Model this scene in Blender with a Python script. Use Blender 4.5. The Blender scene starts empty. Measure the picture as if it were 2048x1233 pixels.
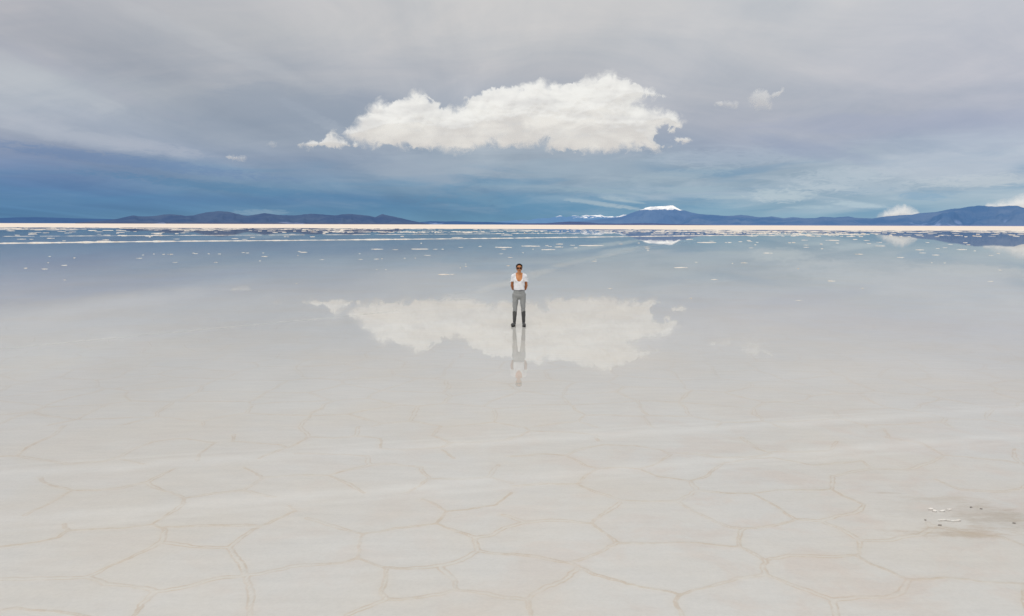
import bpy, bmesh, math, random
import numpy as np
from mathutils import Vector, Matrix, noise as mnoise

random.seed(7)
R = math.radians
sc = bpy.context.scene
col = sc.collection

# ------------------------------------------------------------------ camera
W, H, F = 2048.0, 1233.0, 1593.0
CAM_H = 2.70
PITCH = R(5.98)
ROLL = R(0.17)
cam_d = bpy.data.cameras.new('camera')
cam_d.sensor_width = 36.0
cam_d.lens = 36.0 * F / W
cam_d.clip_start = 0.1
cam_d.clip_end = 300000.0
cam = bpy.data.objects.new('camera', cam_d)
col.objects.link(cam)
cam.matrix_world = (Matrix.Translation((0, 0, CAM_H)) @ Matrix.Rotation(R(90) - PITCH, 4, 'X')
                    @ Matrix.Rotation(ROLL, 4, 'Z'))
sc.camera = cam
CM = cam.matrix_world.to_3x3()

def ray(px, py):
    v = CM @ Vector((px - W / 2, -(py - H / 2), -F))
    return v.normalized()

def azel(px, py):
    v = ray(px, py)
    return math.degrees(math.atan2(v.x, v.y)), math.degrees(math.asin(v.z))

def ground(px, py, z=0.0):
    v = ray(px, py)
    t = (z - CAM_H) / v.z
    return Vector((v.x * t, v.y * t, z))

def lin(c):
    return tuple(((x / 255) / 12.92 if x / 255 <= .04045 else ((x / 255 + .055) / 1.055) ** 2.4) for x in c) + (1.0,)

# ------------------------------------------------------------------ tagging
def tag(o, label=None, cat=None, group=None, kind=None):
    if label: o['label'] = label
    if cat: o['category'] = cat
    if group: o['group'] = group
    if kind: o['kind'] = kind
    return o

def link(name, me, mats=None, parent=None, smooth=True):
    o = bpy.data.objects.new(name, me)
    col.objects.link(o)
    if mats is not None:
        for m in (mats if isinstance(mats, (list, tuple)) else [mats]):
            if len(me.materials) < 8 and m.name not in [k.name for k in me.materials if k]:
                me.materials.append(m)
    if smooth:
        me.polygons.foreach_set('use_smooth', [True] * len(me.polygons))
    if parent: o.parent = parent
    return o

def mesh(name, v, f):
    me = bpy.data.meshes.new(name)
    me.from_pydata([tuple(p) for p in v], [], f)
    me.update()
    return me

# ------------------------------------------------------------------ node helper
class NT:
    def __init__(self, tree):
        self.t = tree
        for n in list(tree.nodes): tree.nodes.remove(n)
    def n(self, kind, **kw):
        nd = self.t.nodes.new(kind)
        for k, v in kw.items(): setattr(nd, k, v)
        return nd
    def set(self, sock, v):
        if isinstance(v, bpy.types.NodeSocket): self.t.links.new(v, sock)
        elif v is not None: sock.default_value = v
    def m(self, op, a, b=None, c=None, clamp=False):
        nd = self.n('ShaderNodeMath', operation=op, use_clamp=clamp)
        self.set(nd.inputs[0], a); self.set(nd.inputs[1], b); self.set(nd.inputs[2], c)
        return nd.outputs[0]
    def mix(self, f, a, b, blend='MIX'):
        nd = self.n('ShaderNodeMix', data_type='RGBA', blend_type=blend)
        self.set(nd.inputs[0], f); self.set(nd.inputs[6], a); self.set(nd.inputs[7], b)
        return nd.outputs[2]
    def rng(self, v, a, b, c=0.0, d=1.0, smooth=True):
        nd = self.n('ShaderNodeMapRange', interpolation_type='SMOOTHSTEP' if smooth else 'LINEAR')
        self.set(nd.inputs[0], v)
        for i, x in enumerate((a, b, c, d)): self.set(nd.inputs[i + 1], x)
        return nd.outputs[0]
    def xyz(self, x, y, z=0.0):
        nd = self.n('ShaderNodeCombineXYZ')
        for i, q in enumerate((x, y, z)): self.set(nd.inputs[i], q)
        return nd.outputs[0]
    def sep(self, v):
        nd = self.n('ShaderNodeSeparateXYZ'); self.set(nd.inputs[0], v)
        return nd.outputs
    def noise(self, v, scale, detail=5, rough=.55, dist=0.0):
        nd = self.n('ShaderNodeTexNoise')
        self.set(nd.inputs['Vector'], v)
        nd.inputs['Scale'].default_value = scale; nd.inputs['Detail'].default_value = detail
        nd.inputs['Roughness'].default_value = rough; nd.inputs['Distortion'].default_value = dist
        return nd.outputs[0]
    def ncol(self, v, scale, detail=3):
        nd = self.n('ShaderNodeTexNoise'); self.set(nd.inputs['Vector'], v)
        nd.inputs['Scale'].default_value = scale; nd.inputs['Detail'].default_value = detail
        return nd.outputs[1]
    def vm(self, op, a, b):
        nd = self.n('ShaderNodeVectorMath', operation=op)
        self.set(nd.inputs[0], a)
        if op == 'SCALE': self.set(nd.inputs[3], b)
        else: self.set(nd.inputs[1], b)
        return nd.outputs[0]
    def ramp(self, v, stops, interp='LINEAR'):
        nd = self.n('ShaderNodeValToRGB'); cr = nd.color_ramp; cr.interpolation = interp
        while len(cr.elements) > 1: cr.elements.remove(cr.elements[-1])
        cr.elements[0].position, cr.elements[0].color = stops[0]
        for p, c in stops[1:]:
            e = cr.elements.new(p); e.color = c
        self.set(nd.inputs[0], v)
        return nd.outputs[0]
    def bump(self, h, strength, dist):
        nd = self.n('ShaderNodeBump'); nd.inputs['Strength'].default_value = strength
        nd.inputs['Distance'].default_value = dist
        self.set(nd.inputs['Height'], h)
        return nd.outputs[0]

def newmat(name):
    m = bpy.data.materials.new(name); m.use_nodes = True
    return m, NT(m.node_tree)

def pbr(name, build):
    m, n = newmat(name)
    p = n.n('ShaderNodeBsdfPrincipled')
    o = n.n('ShaderNodeOutputMaterial')
    n.t.links.new(p.outputs[0], o.inputs[0])
    build(n, p)
    return m

# ------------------------------------------------------------------ sky (world)
SUN_EL, SUN_AZ = 48.0, 205.0     # azimuth measured from +Y (view direction) clockwise: behind the camera, a bit left
world = bpy.data.worlds.new('World'); sc.world = world; world.use_nodes = True
n = NT(world.node_tree)
STR = 0.1
tc = n.n('ShaderNodeTexCoord')
D = tc.outputs['Generated']
dx, dy, dz = n.sep(D)
az = n.m('MULTIPLY', n.m('ARCTAN2', dx, dy), 180 / math.pi)
el = n.m('MULTIPLY', n.m('ARCSINE', dz), 180 / math.pi)
# gentle waviness of the whole colour field
pz = n.m('ADD', n.m('MAXIMUM', dz, 0.0), 0.06)
fan_u = n.m('DIVIDE', dx, pz); fan_v = n.m('DIVIDE', dy, pz)
warp = n.sep(n.ncol(n.xyz(n.m('MULTIPLY', fan_u, .5), n.m('MULTIPLY', fan_v, .12)), 1.0, 3))
wx = n.m('SUBTRACT', warp[0], .5); wy = n.m('SUBTRACT', warp[1], .5)
elw = n.m('ADD', el, n.m('MULTIPLY', wx, n.m('MINIMUM', n.m('MULTIPLY', el, 0.55), 3.2)))
EM = 40.0
cols = {
 0:    [(0,(188,188,193)),(60,(181,182,188)),(110,(176,179,187)),(140,(184,189,195)),(200,(179,185,194)),(260,(162,170,186)),(300,(140,153,179)),(350,(106,132,172)),(390,(82,122,167)),(425,(70,119,162)),(445,(72,120,163))],
 512:  [(0,(191,192,195)),(50,(187,189,192)),(120,(180,183,189)),(180,(168,174,183)),(230,(153,163,177)),(270,(152,163,178)),(310,(140,154,175)),(350,(122,146,173)),(380,(104,138,169)),(400,(82,124,165)),(420,(82,127,165)),(442,(88,131,165))],
 1024: [(0,(202,202,202)),(100,(194,195,197)),(150,(184,186,191)),(200,(175,180,189)),(300,(155,167,180)),(330,(148,163,178)),(360,(136,157,176)),(390,(112,146,175)),(420,(86,135,172)),(442,(88,135,168))],
 1536: [(0,(198,200,203)),(100,(193,195,199)),(200,(182,185,192)),(250,(171,176,188)),(285,(160,169,186)),(320,(156,170,185)),(360,(150,169,184)),(400,(134,162,183)),(430,(124,162,186))],
 2048: [(0,(198,200,206)),(100,(191,193,201)),(200,(179,183,195)),(250,(165,173,191)),(280,(171,181,197)),(330,(173,185,200)),(370,(173,188,200)),(400,(162,184,199)),(432,(140,173,196))],
}
prev = None; prev_az = None
UP = [(24.0, (208, 208, 209)), (39.9, (222, 221, 220))]
for px in sorted(cols):
    st = []
    for y, c in sorted(cols[px], key=lambda q: -q[0]):
        a_, e_ = azel(px, y)
        st.append((min(max(e_ / EM, 0), 1), lin(c)))
    for e_, c in UP: st.append((e_ / EM, lin(c)))
    rc = n.ramp(n.m('DIVIDE', elw, EM), st, 'EASE' if False else 'LINEAR')
    a0 = azel(px, 300)[0]
    if prev is None: prev = rc
    else: prev = n.mix(n.rng(n.m('ADD', az, n.m('MULTIPLY', wy, 9.0)), prev_az, a0), prev, rc)
    prev_az = a0
skyc = prev
# fan-shaped high veil streaks converging towards the horizon ahead
s1 = n.noise(n.xyz(n.m('MULTIPLY', fan_u, 1.0), n.m('MULTIPLY', fan_v, .16), 3.1), 1.1, 7, .55, .35)
s2 = n.noise(n.xyz(n.m('MULTIPLY', fan_u, .55), n.m('MULTIPLY', fan_v, .10), 9.7), 1.3, 3, .5, .6)
low = n.rng(el, 1.0, 7.0)
s1c = n.m('MULTIPLY', n.m('SUBTRACT', s1, .5), n.m('ADD', n.m('MULTIPLY', low, .14), .46))
s2c = n.m('MULTIPLY', n.m('SUBTRACT', s2, .5), .34)
left_w = n.rng(az, -6.0, 14.0, 1.0, .60)
g = n.m('ADD', 1.0, n.m('MULTIPLY', n.m('ADD', s1c, s2c), left_w))
gain = n.xyz(n.m('POWER', g, 1.18), g, n.m('POWER', g, .80))
skyc = n.mix(1.0, skyc, gain, 'MULTIPLY')
md = n.noise(n.xyz(n.m('MULTIPLY', az, .085), n.m('MULTIPLY', n.m('SUBTRACT', el, n.m('MULTIPLY', n.m('ABSOLUTE', n.m('SUBTRACT', az, 2.0)), -.10)), .30), 21.0), 1.0, 9, .60, .55)
mg = n.m('ADD', 1.0, n.m('MULTIPLY', n.m('SUBTRACT', md, .5), n.rng(el, 0.5, 14.0, .75, .34)))
mlow = n.rng(el, .8, 2.6)
mg = n.m('ADD', 1.0, n.m('MULTIPLY', n.m('SUBTRACT', mg, 1.0), mlow))
skyc = n.mix(1.0, skyc, n.xyz(n.m('POWER', mg, 1.35), mg, n.m('POWER', mg, .65)), 'MULTIPLY')
# low wisps above the mountains: thin, nearly level, thicker to the right
wv = n.xyz(n.m('MULTIPLY', az, .16), n.m('MULTIPLY', n.m('ADD', el, n.m('MULTIPLY', az, .012)), 1.15), 4.0)
w1 = n.noise(wv, 1.0, 8, .58, .9)
w2 = n.noise(n.xyz(n.m('MULTIPLY', az, .05), n.m('MULTIPLY', el, .5), 1.5), 1.0, 3, .5, .4)
wm = n.rng(n.m('ADD', n.m('MULTIPLY', w1, .62), n.m('MULTIPLY', w2, .38)), .44, .66)
band = n.m('MULTIPLY', n.rng(el, .2, 1.2), n.rng(el, 4.6, 6.6, 1.0, 0.0))
side = n.rng(az, -22.0, 22.0, .05, .46)
skyc = n.mix(n.m('MULTIPLY', n.m('MULTIPLY', wm, band), side), skyc, lin((192, 203, 212)))
# darker clear-blue rifts between them
rf = n.m('MULTIPLY', n.rng(n.noise(n.xyz(n.m('MULTIPLY', az, .11), n.m('MULTIPLY', el, .85), 12.0), 1.0, 5, .5, .7), .50, .68),
         n.m('MULTIPLY', n.rng(el, .1, .8), n.rng(el, 3.2, 5.2, 1.0, 0.0)))
skyc = n.mix(n.m('MULTIPLY', rf, n.rng(az, -30, 10, .22, .40)), skyc, lin((84, 138, 176)))
# local cirrus pieces: (px, py, half width px, half height px, tilt, strength)
dm = n.noise(n.xyz(n.m('MULTIPLY', az, .30), n.m('MULTIPLY', el, 1.0), 16.0), 1.0, 8, .60, .9)
dn = n.noise(n.xyz(n.m('MULTIPLY', az, 1.1), n.m('MULTIPLY', el, 4.5), 6.0), 1.0, 7, .62, 1.2)
for (px, py, hw, hh, tilt, stg, c) in [
    (1205, 409, 80, 5, .13, .95, (184, 196, 202)), (1165, 402, 40, 4, .1, .7, (180, 194, 202)), (1255, 403, 40, 3, .12, .8, (176, 192, 200)), (1225, 398, 26, 4, .1, .7, (184, 194, 200)), (1195, 382, 90, 6, .05, .55, (150, 172, 186)), (1360, 350, 120, 12, -.1, .45, (164, 182, 194)), (1380, 380, 90, 7, -.05, .5, (156, 178, 192)), (1440, 395, 60, 5, 0, .5, (170, 188, 198)), (1130, 398, 70, 6, .05, .35, (170, 188, 200)), (1235, 397, 45, 6, .10, .45, (172, 190, 200)),
    (1560, 392, 70, 14, 0, .80, (184, 198, 206)), (1690, 350, 130, 14, -.05, .6, (184, 196, 206)), (1960, 362, 150, 14, -.03, .6, (196, 204, 210)), (1640, 375, 80, 8, 0, .6, (188, 200, 208)), (1620, 415, 50, 4, 0, .5, (170, 192, 204)), (1715, 410, 62, 6, .10, .60, (182, 200, 210)), (1900, 330, 210, 34, -.05, .45, (196, 203, 212)),
    (900, 330, 120, 18, .15, .45, (160, 172, 186)), (170, 275, 240, 20, .16, .28, (192, 197, 205)), (300, 295, 110, 14, .12, .5, (176, 182, 195)),
    (60, 150, 190, 36, .35, .45, (190, 195, 201)), (440, 95, 260, 22, .42, .22, (198, 200, 203)), (1460, 315, 190, 18, -.03, .40, (176, 188, 202)),
    (640, 240, 90, 14, .5, .35, (176, 184, 195)), (600, 214, 190, 44, .1, -.5, (148, 159, 174)), (150, 150, 200, 20, .42, -.35, (168, 172, 184)), (250, 322, 330, 13, .12, -.5, (104, 132, 172)), (520, 425, 60, 6, 0, .5, (142, 168, 188)), (820, 345, 130, 20, .14, .6, (158, 170, 185)), (1180, 335, 170, 24, -.05, .5, (150, 169, 185)), (1060, 375, 160, 9, .06, .35, (140, 166, 184)), (960, 395, 60, 14, .3, .5, (122, 152, 176)), (1730, 372, 130, 18, -.02, .5, (184, 196, 206)), (1620, 300, 130, 22, .2, -.45, (148, 160, 184)),
    (1780, 245, 330, 22, -.04, -.35, (160, 168, 190)), (760, 210, 130, 26, .2, -.35, (150, 160, 176)), (1850, 392, 60, 10, 0, -.45, (120, 160, 192)),
    (520, 382, 330, 10, .10, -.5, (78, 126, 166)), (1080, 405, 260, 18, .02, -.4, (84, 138, 174))]:
    a0, e0 = azel(px, py); a1, e1 = azel(px + hw, py + hw * tilt)
    sx = abs(a1 - a0); sl = (e1 - e0) / (a1 - a0); sy = abs(azel(px, py - hh)[1] - e0)
    ua = n.m('DIVIDE', n.m('SUBTRACT', az, a0), sx)
    ue = n.m('DIVIDE', n.m('SUBTRACT', n.m('SUBTRACT', el, e0), n.m('MULTIPLY', n.m('SUBTRACT', az, a0), sl)), sy)
    r2 = n.m('ADD', n.m('MULTIPLY', ua, ua), n.m('MULTIPLY', ue, ue))
    q = n.m('SUBTRACT', n.m('ADD', 1.0, n.m('MULTIPLY', n.m('SUBTRACT', dn if hh < 20 else dm, .5), 3.6 if hh < 20 else 3.0)), r2)
    skyc = n.mix(n.m('MULTIPLY', n.rng(q, -.4, 1.0), abs(stg)), skyc, lin(c))
# behind the camera: even overcast
back = n.rng(dy, -.15, .45, 1.0, 0.0)
skyc = n.mix(back, skyc, n.mix(n.rng(el, 0, 45), lin((186, 192, 202)), lin((222, 221, 220))))
skyc = n.mix(n.rng(el, 30.0, 75.0), skyc, (1.25, 1.24, 1.22, 1))
below = n.rng(el, -1.0, -.05, 1.0, 0.0)
skyc = n.mix(below, skyc, lin((200, 196, 190)))
nish = n.n('ShaderNodeTexSky', sky_type='NISHITA')
nish.sun_disc = False
nish.sun_elevation = R(SUN_EL); nish.sun_rotation = R(SUN_AZ); nish.altitude = 3650
skyc = n.mix(1.0, skyc, (10.0 * .985, 10.0 * .985, 10.0 * .985, 1), 'MULTIPLY')
final = n.mix(0.05, skyc, nish.outputs[0])
bg = n.n('ShaderNodeBackground'); bg.inputs[1].default_value = STR
n.set(bg.inputs[0], final)
wo = n.n('ShaderNodeOutputWorld'); n.t.links.new(bg.outputs[0], wo.inputs[0])
world.cycles.sampling_method = 'MANUAL'
world.cycles.sample_map_resolution = 512

sun_d = bpy.data.lights.new('sun', 'SUN'); sun_d.energy = 1.25; sun_d.angle = R(28); sun_d.color = (1, .95, .88)
sun = bpy.data.objects.new('sun', sun_d); col.objects.link(sun)
sv = Vector((math.sin(R(SUN_AZ)) * math.cos(R(SUN_EL)), math.cos(R(SUN_AZ)) * math.cos(R(SUN_EL)), math.sin(R(SUN_EL))))
sun.rotation_euler = sv.to_track_quat('Z', 'Y').to_euler()

# ------------------------------------------------------------------ salt ground materials
def band_line(n, X, Y, pts, width, sgn=1):
    """soft straight band through two ground points"""
    (x0, y0), (x1, y1) = pts
    a, b = ground(x0, y0), ground(x1, y1)
    d = (b - a).normalized(); nx, ny = -d.y, d.x
    c = -(nx * a.x + ny * a.y)
    dist = n.m('ADD', n.m('ADD', n.m('MULTIPLY', X, nx), n.m('MULTIPLY', Y, ny)), c)
    return dist

def salt_build(n, p):
    geo = n.n('ShaderNodeNewGeometry')
    P = geo.outputs['Position']
    X, Y, Z = n.sep(P)
    wz = n.vm('SCALE', n.vm('SUBTRACT', n.ncol(P, .9, 2), (.5, .5, .5)), .42)
    wf = n.vm('SCALE', n.vm('SUBTRACT', n.ncol(P, 9.0, 3), (.5, .5, .5)), .045)
    Pw = n.vm('ADD', n.vm('ADD', n.xyz(X, Y, 0), wz), wf)
    vor = n.n('ShaderNodeTexVoronoi', feature='DISTANCE_TO_EDGE', voronoi_dimensions='2D')
    n.set(vor.inputs['Vector'], Pw); vor.inputs['Scale'].default_value = 1.0; vor.inputs['Randomness'].default_value = .78
    ca = n.n('ShaderNodeAttribute', attribute_name='crack')
    inside = n.m('MULTIPLY', n.m('MULTIPLY', n.rng(Y, 5.02, 5.1), n.rng(Y, 9.4, 10.6, 1.0, 0.0)), n.rng(n.m('ABSOLUTE', X), 7.1, 7.3, 1.0, 0.0))
    e = n.m('MINIMUM', n.m('ADD', vor.outputs['Distance'], inside), n.m('ADD', ca.outputs['Fac'], n.m('SUBTRACT', 1.0, n.m('GREATER_THAN', inside, .01))))
    part = n.noise(P, 1.1, 3)
    ed = n.m('MULTIPLY', n.rng(n.m('ABSOLUTE', n.m('SUBTRACT', e, n.rng(part, .35, .65, .008, .026))), .002, .013, 1.0, 0.0),
             n.rng(n.noise(P, 7.0, 5, .65), .38, .60, .30, 1.0))
    crest = n.rng(e, .0, .03, 1.0, 0.0)
    halo = n.rng(e, .0, .11, 1.0, 0.0)
    vis = n.m('MULTIPLY', n.rng(n.noise(P, 1.0, 4), .34, .60, .50, 1.0), n.rng(Y, 7.0, 20.0, 1.0, .30))
    base = lin((226, 224, 221))
    c = n.mix(n.rng(n.noise(P, .35, 5, .6), .38, .66), base, lin((226, 221, 214)))
    pinkw = n.m('MULTIPLY', n.rng(n.noise(P, 1.3, 5, .6, .5), .45, .66), n.rng(X, -4.0, 5.0, .12, .55))
    c = n.mix(n.m('MULTIPLY', pinkw, n.rng(Y, 7.0, 15.0, 1.0, .0)), c, lin((222, 208, 198)))
    c = n.mix(n.m('MULTIPLY', n.m('MULTIPLY', halo, vis), .12), c, lin((228, 213, 190)))
    c = n.mix(n.m('MULTIPLY', n.m('MULTIPLY', crest, vis), .22), c, lin((236, 229, 217)))
    c = n.mix(n.m('MULTIPLY', n.m('MULTIPLY', ed, vis), .40), c, lin((200, 174, 144)))
    # brushed, slightly streaky salt
    st = n.noise(n.xyz(n.m('MULTIPLY', X, 1.2), n.m('MULTIPLY', Y, 5.5), 2.0), 1.4, 6, .62)
    fine = n.noise(P, 38.0, 4, .6)
    grit = n.m('ADD', n.m('MULTIPLY', n.m('SUBTRACT', st, .5), .16), n.m('MULTIPLY', n.m('SUBTRACT', fine, .5), .15))
    bl = n.noise(P, .22, 3)
    g = n.m('ADD', n.m('ADD', 1.0, grit), n.m('MULTIPLY', n.m('SUBTRACT', bl, .5), .10))
    # old, washed-out wheel tracks: pale soft bands
    tr = None
    for pts, w, s in [(((0, 947), (2048, 815)), .16, .07), (((0, 930), (2048, 806)), .05, .04), (((0, 1042), (2048, 868)), .16, .065),
                      (((0, 1062), (2048, 882)), .06, .035), (((0, 698), (690, 633)), .25, .02)]:
        dd = band_line(n, X, Y, pts, w)
        dd = n.m('ADD', dd, n.m('MULTIPLY', n.m('SUBTRACT', n.noise(P, 1.2, 4), .5), w * 2.2))
        q = n.m('MULTIPLY', n.rng(n.m('ABSOLUTE', dd), 0.0, w * 1.7, 1.0, 0.0), s)
        tr = q if tr is None else n.m('ADD', tr, q)
    trk = n.m('MULTIPLY', tr, n.rng(n.noise(P, .5, 3), .3, .6, .35, 1.0))
    g = n.m('ADD', g, trk)
    c = n.mix(n.m('MULTIPLY', tr, 5.0, None, True), c, lin((230, 229, 227)))
    # brown mineral stain at the right
    s0 = ground(1975, 1030)
    for (sx, sy, ax, ay, cc, k) in [(1985, 1027, .50, .34, (182, 166, 144), .62), (1930, 1062, .75, .16, (190, 168, 140), .55), (1905, 998, .50, .18, (206, 194, 178), .5),
                                    (1775, 984, .22, .05, (188, 172, 150), .5), (1890, 1020, .75, .50, (216, 210, 202), .5)]:
        s0 = ground(sx, sy)
        ux = n.m('DIVIDE', n.m('SUBTRACT', X, s0.x), ax); uy = n.m('DIVIDE', n.m('SUBTRACT', Y, s0.y), ay)
        r2 = n.m('ADD', n.m('MULTIPLY', ux, ux), n.m('MULTIPLY', uy, uy))
        q = n.m('SUBTRACT', n.m('ADD', 1.0, n.m('MULTIPLY', n.m('SUBTRACT', n.noise(n.xyz(X, n.m('MULTIPLY', Y, 2.2), sx * .01), 3.2, 7, .66), .5), 4.4)), r2)
        c = n.mix(n.m('MULTIPLY', n.rng(q, 0.0, 1.4), k), c, lin(cc))
    c = n.mix(1.0, c, n.xyz(g, g, g), 'MULTIPLY')
    c = n.mix(1.0, c, (1.15, 1.155, 1.16, 1), 'MULTIPLY')
    far_ = n.rng(Y, 8.0, 26.0, 1.0, 1.13)  # brightness of the farther salt painted into its base colour
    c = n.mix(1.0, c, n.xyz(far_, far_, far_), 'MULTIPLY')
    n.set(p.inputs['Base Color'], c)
    p.inputs['Roughness'].default_value = .9
    p.inputs['Specular IOR Level'].default_value = .1
    hh = n.m('ADD', n.m('MULTIPLY', crest, .5), n.m('MULTIPLY', fine, .25))
    n.set(p.inputs['Normal'], n.bump(hh, .55, .012))
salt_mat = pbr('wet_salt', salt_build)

def dry_build(n, p):
    geo = n.n('ShaderNodeNewGeometry'); P = geo.outputs['Position']
    c = n.mix(n.rng(n.noise(P, .012, 5, .6), .35, .65), lin((233, 222, 207)), lin((234, 219, 209)))
    c = n.mix(n.rng(n.noise(P, .5, 4, .6), .3, .7, 0, .25), c, lin((232, 218, 200)))
    n.set(p.inputs['Base Color'], c); p.inputs['Roughness'].default_value = .95
    p.inputs['Specular IOR Level'].default_value = .05
dry_mat = pbr('dry_salt', dry_build)

def crust_build(n, p):
    geo = n.n('ShaderNodeNewGeometry'); P = geo.outputs['Position']
    oi = n.n('ShaderNodeObjectInfo')
    c = n.mix(n.rng(n.noise(P, 2.2, 4, .6), .42, .62), lin((231, 227, 220)), lin((226, 213, 198)))
    c = n.mix(n.rng(n.noise(P, .18, 3, .6), .60, .70, 0, .75), c, lin((206, 172, 132)))
    n.set(p.inputs['Base Color'], c); p.inputs['Roughness'].default_value = .9
    p.inputs['Specular IOR Level'].default_value = .1
    n.set(p.inputs['Normal'], n.bump(n.noise(P, 14.0, 5, .65), .8, .02))
crust_mat = pbr('salt_crust', crust_build)

def white_build(n, p):
    geo = n.n('ShaderNodeNewGeometry'); P = geo.outputs['Position']
    n.set(p.inputs['Base Color'], n.mix(n.rng(n.noise(P, 20, 4, .6), .35, .65), lin((240, 239, 235)), lin((226, 220, 212))))
    p.inputs['Roughness'].default_value = .85
    n.set(p.inputs['Normal'], n.bump(n.noise(P, 60.0, 5, .65), .7, .01))
white_mat = pbr('white_salt', white_build)

# water: thin clear film
wm_, n = newmat('water')
wm_.use_nodes = True
geo = n.n('ShaderNodeNewGeometry')
Pq = geo.outputs['Position']
fr = n.n('ShaderNodeFresnel'); fr.inputs[0].default_value = 1.333
tb = n.n('ShaderNodeBsdfTransparent'); tb.inputs[0].default_value = (.985, .99, .99, 1)
gl = n.n('ShaderNodeBsdfGlossy'); gl.inputs['Roughness'].default_value = .012
bp = n.bump(n.noise(n.xyz(n.m('MULTIPLY', n.sep(Pq)[0], .5), n.sep(Pq)[1]), 1.6, 3, .5), .06, .004)
n.t.links.new(bp, gl.inputs['Normal'])
ms = n.n('ShaderNodeMixShader'); mo = n.n('ShaderNodeOutputMaterial')
n.t.links.new(fr.outputs[0], ms.inputs[0]); n.t.links.new(tb.outputs[0], ms.inputs[1]); n.t.links.new(gl.outputs[0], ms.inputs[2])
n.t.links.new(ms.outputs[0], mo.inputs[0])
water_mat = wm_

def grid_sheet(xs, ys, z):
    v = [(x, y, z) for y in ys for x in xs]
    nx = len(xs)
    f = [(j * nx + i, j * nx + i + 1, (j + 1) * nx + i + 1, (j + 1) * nx + i) for j in range(len(ys) - 1) for i in range(nx - 1)]
    return v, f

XS = [-3000, -1800, -1000, -600, -350, -200, -110, -60, -32, -16, -8, -3, 0, 3, 8, 16, 32, 60, 110, 200, 350, 600, 1000, 1800, 3000]
YS = [-2000, -1000, -500, -250, -120, -60, -25, -8, 0, 5, 10, 16, 24, 35, 50, 75, 110, 160, 230, 330, 460, 600, 800, 1200]
LL = """0,758 180,750 350,748 370,742 430,715 520,670 640,615 655,590 660,555 610,540 650,515 720,465 745,430|360,750 430,775 480,782 550,795 625,805 580,850 530,905 500,940|625,805 760,785 870,755 985,745 1100,722 1210,702 1350,690 1425,675|910,628 940,665 965,705 985,745 1000,790 1020,830 1000,870 985,920|910,628 780,628 650,615|910,628 960,595 1050,545 1110,515 1180,485 1150,462|1050,545 940,540 800,545 660,550|1225,515 1300,535 1410,565 1450,572 1580,558 1700,545 1745,535 1785,485|1450,572 1440,620 1440,655 1425,675 1480,690 1545,712 1535,760 1525,810 1545,832|1545,712 1620,715 1760,703 1850,675 1905,650|1785,485 1730,450 1690,435|1785,485 1860,480 1975,462 2010,435 2048,410|1745,535 1820,560 1895,590 1915,645 1960,652 2048,658|1905,590 1980,580 2048,545|1765,710 1800,750 1825,800 1760,820 1650,832 1545,832 1470,870 1380,906|1825,800 1930,812 2048,830|0,630 120,612 240,590 270,565 350,560 440,553 540,545 610,540|100,500 180,460 290,405|150,352 200,380 290,405 380,402 470,395 590,370 640,400 690,418 745,430|590,370 640,340 700,312|745,430 850,415 975,402 1050,352 1010,330 970,308|975,402 1040,418 1100,430|1050,352 1180,342 1315,342 1400,320 1480,300 1560,298 1680,310 1720,355 1820,358 1955,350 2000,300|1315,342 1380,372 1455,410|1720,355 1680,385 1620,410|1955,350 2048,375|-60,265 70,265 160,280 290,295 420,285 470,270 560,225 620,205|70,260 110,230 200,190 270,135|470,280 530,288 590,295|620,205 720,195 860,212 800,255 790,285|940,180 930,205 1010,212 1115,220 1145,235 1220,200 1235,185 1190,130|1040,275 1110,245 1140,235|1240,190 1330,192 1420,185 1440,135|1420,185 1520,195 1530,235 1640,240 1760,232 1800,212 1730,182 1760,150 1780,100|1770,238 1820,275|1800,212 1900,210 2048,200|1480,300 1465,265 1400,258 1180,255|250,540 270,565 240,585|-60,890 60,870 180,885 360,906"""
RL = """-40,500 45,525 150,523 320,535 370,500 435,448|0,545 45,525|320,535 370,570 420,615 340,655 235,692|0,658 80,668 180,685 235,692 265,705|265,710 210,755 140,790 70,838 0,830|70,838 60,870 75,920|265,710 330,738 430,765 560,795 670,818 770,792 860,770 940,748 1010,740 1010,700 1025,690 960,650 905,622|670,818 650,845 680,920|420,615 520,610 660,612 800,618 905,622 910,575 925,560 870,550 800,520 730,485 662,448|255,378 340,410 435,440 520,445 662,445 745,403|255,378 290,345 340,315 430,312 505,315 580,345 690,362 720,368 745,403 850,412 960,418 1060,402 1210,400 1280,398|720,362 780,345 840,290|960,418 1060,465 1135,520|925,560 1010,550 1080,535 1135,520 1240,525 1300,505 1390,485 1415,462 1350,435 1280,398 1280,345 1370,330 1445,315|1240,525 1310,555 1390,600 1500,600 1620,585 1685,555 1660,530|1390,600 1380,660 1290,668 1190,665 1100,662 1025,680|1380,665 1440,700 1520,730 1590,755 1560,800 1500,828 1390,832 1280,840 1200,810 1100,775 1010,740|1280,840 1300,920|1590,755 1740,752 1880,765 2048,780 2120,775|0,265 110,258 215,262 300,305 340,315|215,262 290,235 370,222 480,222 600,240 630,258 590,290 505,315|630,250 740,258 820,272 960,270 1040,255 990,240 915,190|1040,250 1180,248 1280,240 1295,205|-20,200 75,165 35,140|75,165 240,170 330,180 345,205|1400,285 1445,315 1580,320 1680,290 1730,262 1640,215 1500,190 1490,155|1730,262 1860,272 1980,285 2048,300 2120,320|2010,235 2010,270 2048,300|1685,545 1800,570 1960,590 2060,625|1700,360 1800,400 1970,410 2080,380|2048,780 2070,906|840,290 1040,270 1200,300 1400,285|255,378 120,376 0,385"""
from mathutils.kdtree import KDTree
samples = []
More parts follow.
